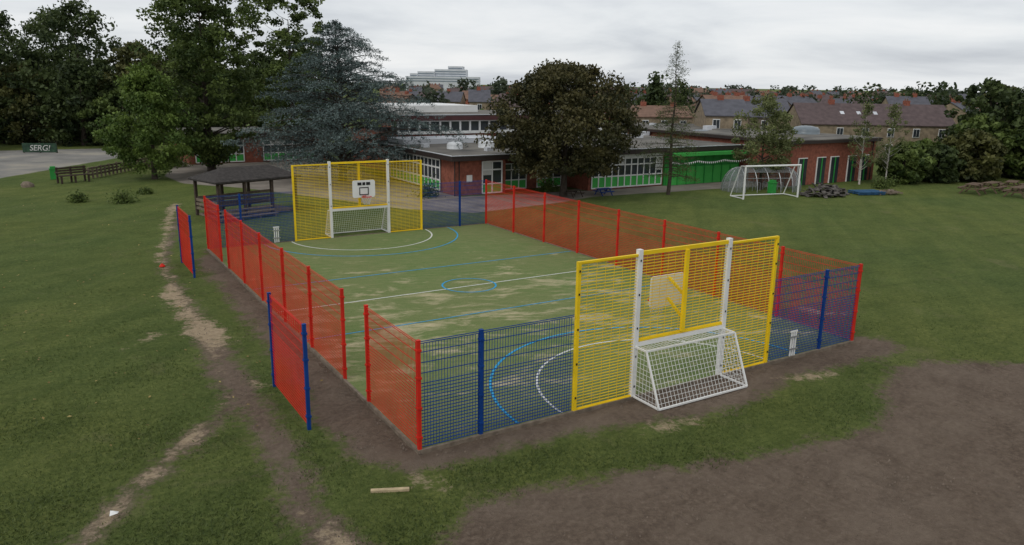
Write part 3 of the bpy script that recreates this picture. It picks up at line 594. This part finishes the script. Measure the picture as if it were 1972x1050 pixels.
# ------------------------------------------------------------------ low fence, bench, board
e=empty('wooden_fence');p=MB();a=Vector((-2.5,44,0));b=Vector((4.3,53.7,0));n=26
for i in range(n+1):
    q=a.lerp(b,i/n);p.box(q.x-.06,q.x+.06,q.y-.06,q.y+.06,0,.72+.06*math.sin(i*3))
for z in (.25,.45,.64):p.beam(a+Vector((0,0,z)),b+Vector((0,0,z)),.04,.12)
p.make('rails_and_posts',M['timber'],e)
e=empty('garden_bench',(-3.4,42.6,0));e.rotation_euler=(0,0,.4);p=MB()
for x in (-.8,0,.8):p.box(x-.05,x+.05,-.3,-.22,0,.42);p.box(x-.05,x+.05,.22,.3,0,.95)
for k in range(3):p.box(-.9,.9,-.3+k*.17,-.17+k*.17,.42,.46)
for k in range(3):p.box(-.9,.9,.2,.23,.52+k*.15,.63+k*.15)
p.beam((-.9,-.3,.65),(-.9,.3,.65),.06);p.beam((.9,-.3,.65),(.9,.3,.65),.06)
p.make('seat_and_back',M['dktimber'],e)
e=empty('graffiti_board',(-4.9,65.0,0));e.rotation_euler=(0,0,-.42);p=MB();p.box(-1.35,1.35,0,.08,.05,.8);p.make('board',mat('dark_green_board',(.015,.04,.028),.7,.4,3,col2=(.04,.09,.05)),e)
p=MB();
for x in (-1.3,0,1.3):p.box(x-.05,x+.05,.08,.16,0,.85)
p.make('posts',M['dktimber'],e)
tcu=bpy.data.curves.new('graffiti_lettering','FONT');tcu.body='SERG!';tcu.size=.66;tcu.shear=.25;tcu.space_character=.95;tcu.extrude=.004;tcu.align_x='CENTER';tcu.materials.append(M['net']);to=bpy.data.objects.new('graffiti_lettering',tcu);link(to,e);to.location=(0,-.01,.19);to.rotation_euler=(math.radians(90),0,0)
e=empty('boundary_fence');p=MB();a=VF(71,-56);b=VF(80,-30)
a=Vector((*a,0));b=Vector((*b,0));n=90
for i in range(n):
    q=a.lerp(b,i/n);p.box(q.x-.03,q.x+.03,q.y-.03,q.y+.03,0,1.6)
p.beam(a+Vector((0,0,.4)),b+Vector((0,0,.4)),.05);p.beam(a+Vector((0,0,1.4)),b+Vector((0,0,1.4)),.05);p.make('palings',M['fascia'],e)
e=empty('timber_plank',(-.98,-1.02,.02));e.rotation_euler=(0,0,-.42);p=MB();p.box(-.3,.3,-.035,.035,-.02,.02);p.make('board',M['plank'],e)
e=empty('litter',(-4.75,.35,.03));p=MB();p.add([(-.06,-.04,.0),(.05,-.05,.02),(.07,.04,.0),(-.04,.05,.04),(0,0,.05)],[(0,1,4),(1,2,4),(2,3,4),(3,0,4)]);p.make('paper',M['white'],e)
e=empty('marker_cone',(-1.9,16.7,.0));p=MB();p.tube([(0,0,0),(0,0,.02),(0,0,.1)],[.1,.1,.03],10);p.make('cone',M['red'],e)
e=empty('boulder',(-5.8,41.5,0));p=MB();p.tube([(0,0,-.1),(0,0,.1),(.03,0,.24),(.05,0,.3)],[.3,.36,.24,.05],9);p.make('rock',M['timber'],e,True)
# ------------------------------------------------------------------ houses
def house(name,D,L,length,depth,ze,zr,wall,roof,nw,ang=0.,chim=2,skyl=0):
    x,y=VF(D,L);e=empty(name,(x,y,0));e.rotation_euler=(0,0,-.553+ang);w=MB();l=length/2;d=depth/2
    w.add([(-l,-d,0),(l,-d,0),(l,d,0),(-l,d,0),(-l,-d,ze),(l,-d,ze),(l,d,ze),(-l,d,ze),(-l,0,zr-.06),(l,0,zr-.06)],[(0,1,5,4),(1,2,6,5),(2,3,7,6),(3,0,4,7),(5,6,9),(7,4,8),(4,5,9,8),(6,7,8,9)]);w.make('walls',M[wall],e)
    r=MB();o=.12;sl=(zr-ze)/d
    r.add([(-l-o,-d-o,ze-sl*o),(l+o,-d-o,ze-sl*o),(l+o,0,zr),(-l-o,0,zr),(-l-o,-d-o,ze-sl*o+.07),(l+o,-d-o,ze-sl*o+.07),(l+o,0,zr+.07),(-l-o,0,zr+.07)],[(4,5,6,7),(0,1,5,4),(0,4,7,3),(1,2,6,5)])
    r.add([(-l-o,d+o,ze-sl*o+.07),(l+o,d+o,ze-sl*o+.07),(l+o,0,zr+.07),(-l-o,0,zr+.07)],[(1,0,3,2)]);r.make('roof',M[roof],e)
    c=MB();pz=MB()
    for i in range(chim):
        xx=-l+length*(i+.5)/chim+random.uniform(-.2,.2);c.box(xx-.25,xx+.25,-.2,.2,zr-.3,zr+.4)
        for k in (-.15,.05):pz.tube([(xx+k,0,zr+.4),(xx+k,0,zr+.58)],[.06,.05],6)
    if chim:c.make('chimneys',M['brick'],e);pz.make('chimney_pots',M['tile2'],e)
    g=MB();f=MB()
    for i in range(nw):
        xx=-l+length*(i+.5)/nw
        for z0 in ([ze-1.0] if ze<5 else [ze-1.1,ze-2.7])+([ze-2.4] if ze>2.9 else []):
            if z0<.2:continue
            f.box(xx-.30,xx+.30,-d-.06,-d-.02,z0-.06,z0+.72);g.box(xx-.25,xx-.02,-d-.09,-d-.06,z0,z0+.66);g.box(xx+.02,xx+.25,-d-.09,-d-.06,z0,z0+.66)
    if nw:f.make('window_frames',M['white'],e);g.make('window_glass',M['glass'],e)
    s=MB()
    for i in range(skyl):
        xx=-l+length*(.28+.11*i);q=.45;yy=-d+d*q;zz=ze+(zr-ze)*q+.09
        s.add([(xx,yy,zz),(xx+.35,yy,zz),(xx+.35,yy+.4,zz+sl*.4),(xx,yy+.4,zz+sl*.4)],[(0,1,2,3)])
    if skyl:s.make('skylights',M['lightgrey'],e)
    return e
house('terraced_house',72,32.4,13.4,5.5,3.2,4.9,'stone','tile',6,-.03,2,skyl=3)
house('terraced_house',66,17.4,3.4,5,4.0,5.2,'stone','slate',2,-.05,1)
house('terraced_house',70,20.6,3.6,5,3.8,5.1,'stone2','slate',2,.05,1)
house('terraced_house',74,13.6,5.2,5,3.5,4.4,'stone','tile2',3,.05,2)
house('terraced_house',90,24,5,5,4.3,5.3,'stone2','tile2',3,.1,2)
for D in (100,118,140,165,195,230,280,340):
    L=-.16*D
    while L<.56*D:
        ln=random.uniform(3,6.5)*(D/150)**.5
        if not(-.0<L/D<.10 and D<150):
            zt=6.25-D*(random.uniform(12,24) if D<200 else random.uniform(2,12))/1565
            if random.random()<.85:
                house('terraced_house',D+random.uniform(-8,8),L+ln/2,ln,5,zt-1.4,zt,random.choice(['stone','stone2','stone','brick']),random.choice(['slate','tile','slate','tile2']),max(1,int(ln/1.8)),random.uniform(-.7,.7),random.choice([1,2]))
        L+=ln*1.1+random.uniform(0,D*.02)
def treemass(name,lst,m,leaf=.5,per=260):
    Ps=[];Ts=[]
    for D,L,z,R in lst:
        x,y=VF(D,L);cl=14;c=rng.normal(size=(cl,3))*np.array([R*.45,R*.45,z*.2])+np.array([x,y,z*.55]);t=rng.uniform(0,.8,cl);i=rng.integers(0,cl,per)
        P=c[i]+rng.normal(size=(per,3))*np.array([R*.2,R*.2,z*.1]);P=P[(P[:,2]>0)&(P[:,2]<z*1.06)];Ps.append(P);Ts.append(rng.uniform(0,.3)+.5*rng.uniform(0,1,len(P)))
    leafobj(name,np.concatenate(Ps),leaf,np.concatenate(Ts),m)
l=[]
for i in range(95):
    D=random.uniform(100,400);u=random.uniform(-.16,.7);zt=6.25-D*random.uniform(2,16)/1565
    l.append((D,u*D,max(zt,2.5),D*random.uniform(.003,.010)+.7))
treemass('distant_trees',l,LM['far'],.36)
l=[(430,u*430,6.25+430*random.uniform(-12,5)/1565,random.uniform(3,8)) for u in np.arange(-.2,.72,.014)]
treemass('distant_trees',l,LM['far'],.9,260)
l=[(random.uniform(92,100),random.uniform(-62,-27),random.uniform(7,9.2),4) for i in range(30)]
treemass('distant_trees',l,LM['dark'],.42,450)
l=[(random.uniform(90,100),random.uniform(14,21),random.uniform(6.0,7.6),1.9) for i in range(6)]+[(random.uniform(95,110),random.uniform(47,64),random.uniform(5.4,6.8),2.6) for i in range(9)]
treemass('distant_trees',l,LM['dark'],.28,560)
l=[(random.uniform(150,170),random.uniform(-10,4),random.uniform(6.4,7.6),1.6) for i in range(6)]+[(random.uniform(170,190),random.uniform(50,90),random.uniform(5.2,6.8),2.5) for i in range(8)]
treemass('distant_trees',l,LM['far'],.38,380)
l=[(random.uniform(76,84),-12+i*1.5,random.uniform(3.0,4.1),1.3) for i in range(6)]
treemass('distant_trees',l,LM['green'],.2,400)
e=empty('hospital_building');x,y=VF(420,-39);e.location=(x,y,0);e.rotation_euler=(0,0,-.553);w=MB();g=MB()
def blk(x0,x1,y0,z1,fl):
    w.box(x0,x1,y0,y0+14,0,z1)
    for i in range(fl):
        z=z1-.9-i*1.25;g.box(x0+.3,x1-.3,y0-.12,y0-.02,z-.5,z)
blk(-19,20,0,9.4,2);blk(-13,-4,2,12.0,4);blk(-4,13,3,13.2,5);blk(3,11,5,14.9,5);blk(-17,-13,1,10.9,3)
w.make('concrete_floors',M['lightgrey'],e);g.make('window_bands',mat('far_glass',(.2,.24,.28),.3,.2,.1),e)
# ------------------------------------------------------------------ sky & light
sun_el=math.radians(48);sun_az=math.radians(250)
wd=bpy.data.worlds.new('World');S.world=wd;wd.use_nodes=True;nt=wd.node_tree;nt.nodes.clear()
o=nt.nodes.new('ShaderNodeOutputWorld');sk=nt.nodes.new('ShaderNodeTexSky');sk.sky_type='NISHITA';sk.sun_disc=False;sk.sun_elevation=sun_el;sk.sun_rotation=sun_az
b1=nt.nodes.new('ShaderNodeBackground');b1.inputs[1].default_value=.1;nt.links.new(sk.outputs[0],b1.inputs[0])
tc=nt.nodes.new('ShaderNodeTexCoord');sp=nt.nodes.new('ShaderNodeSeparateXYZ');nt.links.new(tc.outputs['Generated'],sp.inputs[0])
zz=mth('ADD',mth('MAXIMUM',sp.outputs[2],0.),.13);cx=mth('DIVIDE',sp.outputs[0],zz);cy=mth('DIVIDE',sp.outputs[1],zz);cb=nt.nodes.new('ShaderNodeCombineXYZ');nt.links.new(cx,cb.inputs[0]);nt.links.new(cy,cb.inputs[1])
cl=N(.55,8,.55,.35,cb.outputs[0])
cc=ramp(cl,[(.32,(.54,.57,.62)),(.44,(.68,.71,.75)),(.54,(.80,.825,.85)),(.66,(.90,.91,.92))])
b2=nt.nodes.new('ShaderNodeBackground');nt.links.new(cc,b2.inputs[0]);b2.inputs[1].default_value=1.0
mx=nt.nodes.new('ShaderNodeMixShader');mx.inputs[0].default_value=.93;nt.links.new(b1.outputs[0],mx.inputs[1]);nt.links.new(b2.outputs[0],mx.inputs[2]);nt.links.new(mx.outputs[0],o.inputs[0])
sl=bpy.data.lights.new('sun','SUN');sl.energy=.95;sl.angle=math.radians(16);sl.color=(1,.96,.9);so=link(bpy.data.objects.new('sun',sl))
dirv=Vector((math.sin(sun_az)*math.cos(sun_el),math.cos(sun_az)*math.cos(sun_el),math.sin(sun_el)));so.rotation_euler=dirv.to_track_quat('Z','Y').to_euler()
# ------------------------------------------------------------------ camera
cam=bpy.data.cameras.new('camera');cam.sensor_width=36;cam.lens=36*1476/1972;cam.clip_end=6000;co=link(bpy.data.objects.new('camera',cam))
rt=Vector((.8524,-.5226,.0151)).normalized();fw=Vector((.5106,.8259,-.2391)).normalized();up=rt.cross(fw).normalized();rt=fw.cross(up)
Mx=Matrix((( rt.x,up.x,-fw.x,CAM[0]),(rt.y,up.y,-fw.y,CAM[1]),(rt.z,up.z,-fw.z,CAM[2]),(0,0,0,1)));co.matrix_world=Mx
S.camera=co
S.view_settings.view_transform='Standard';S.view_settings.look='None';S.view_settings.exposure=0
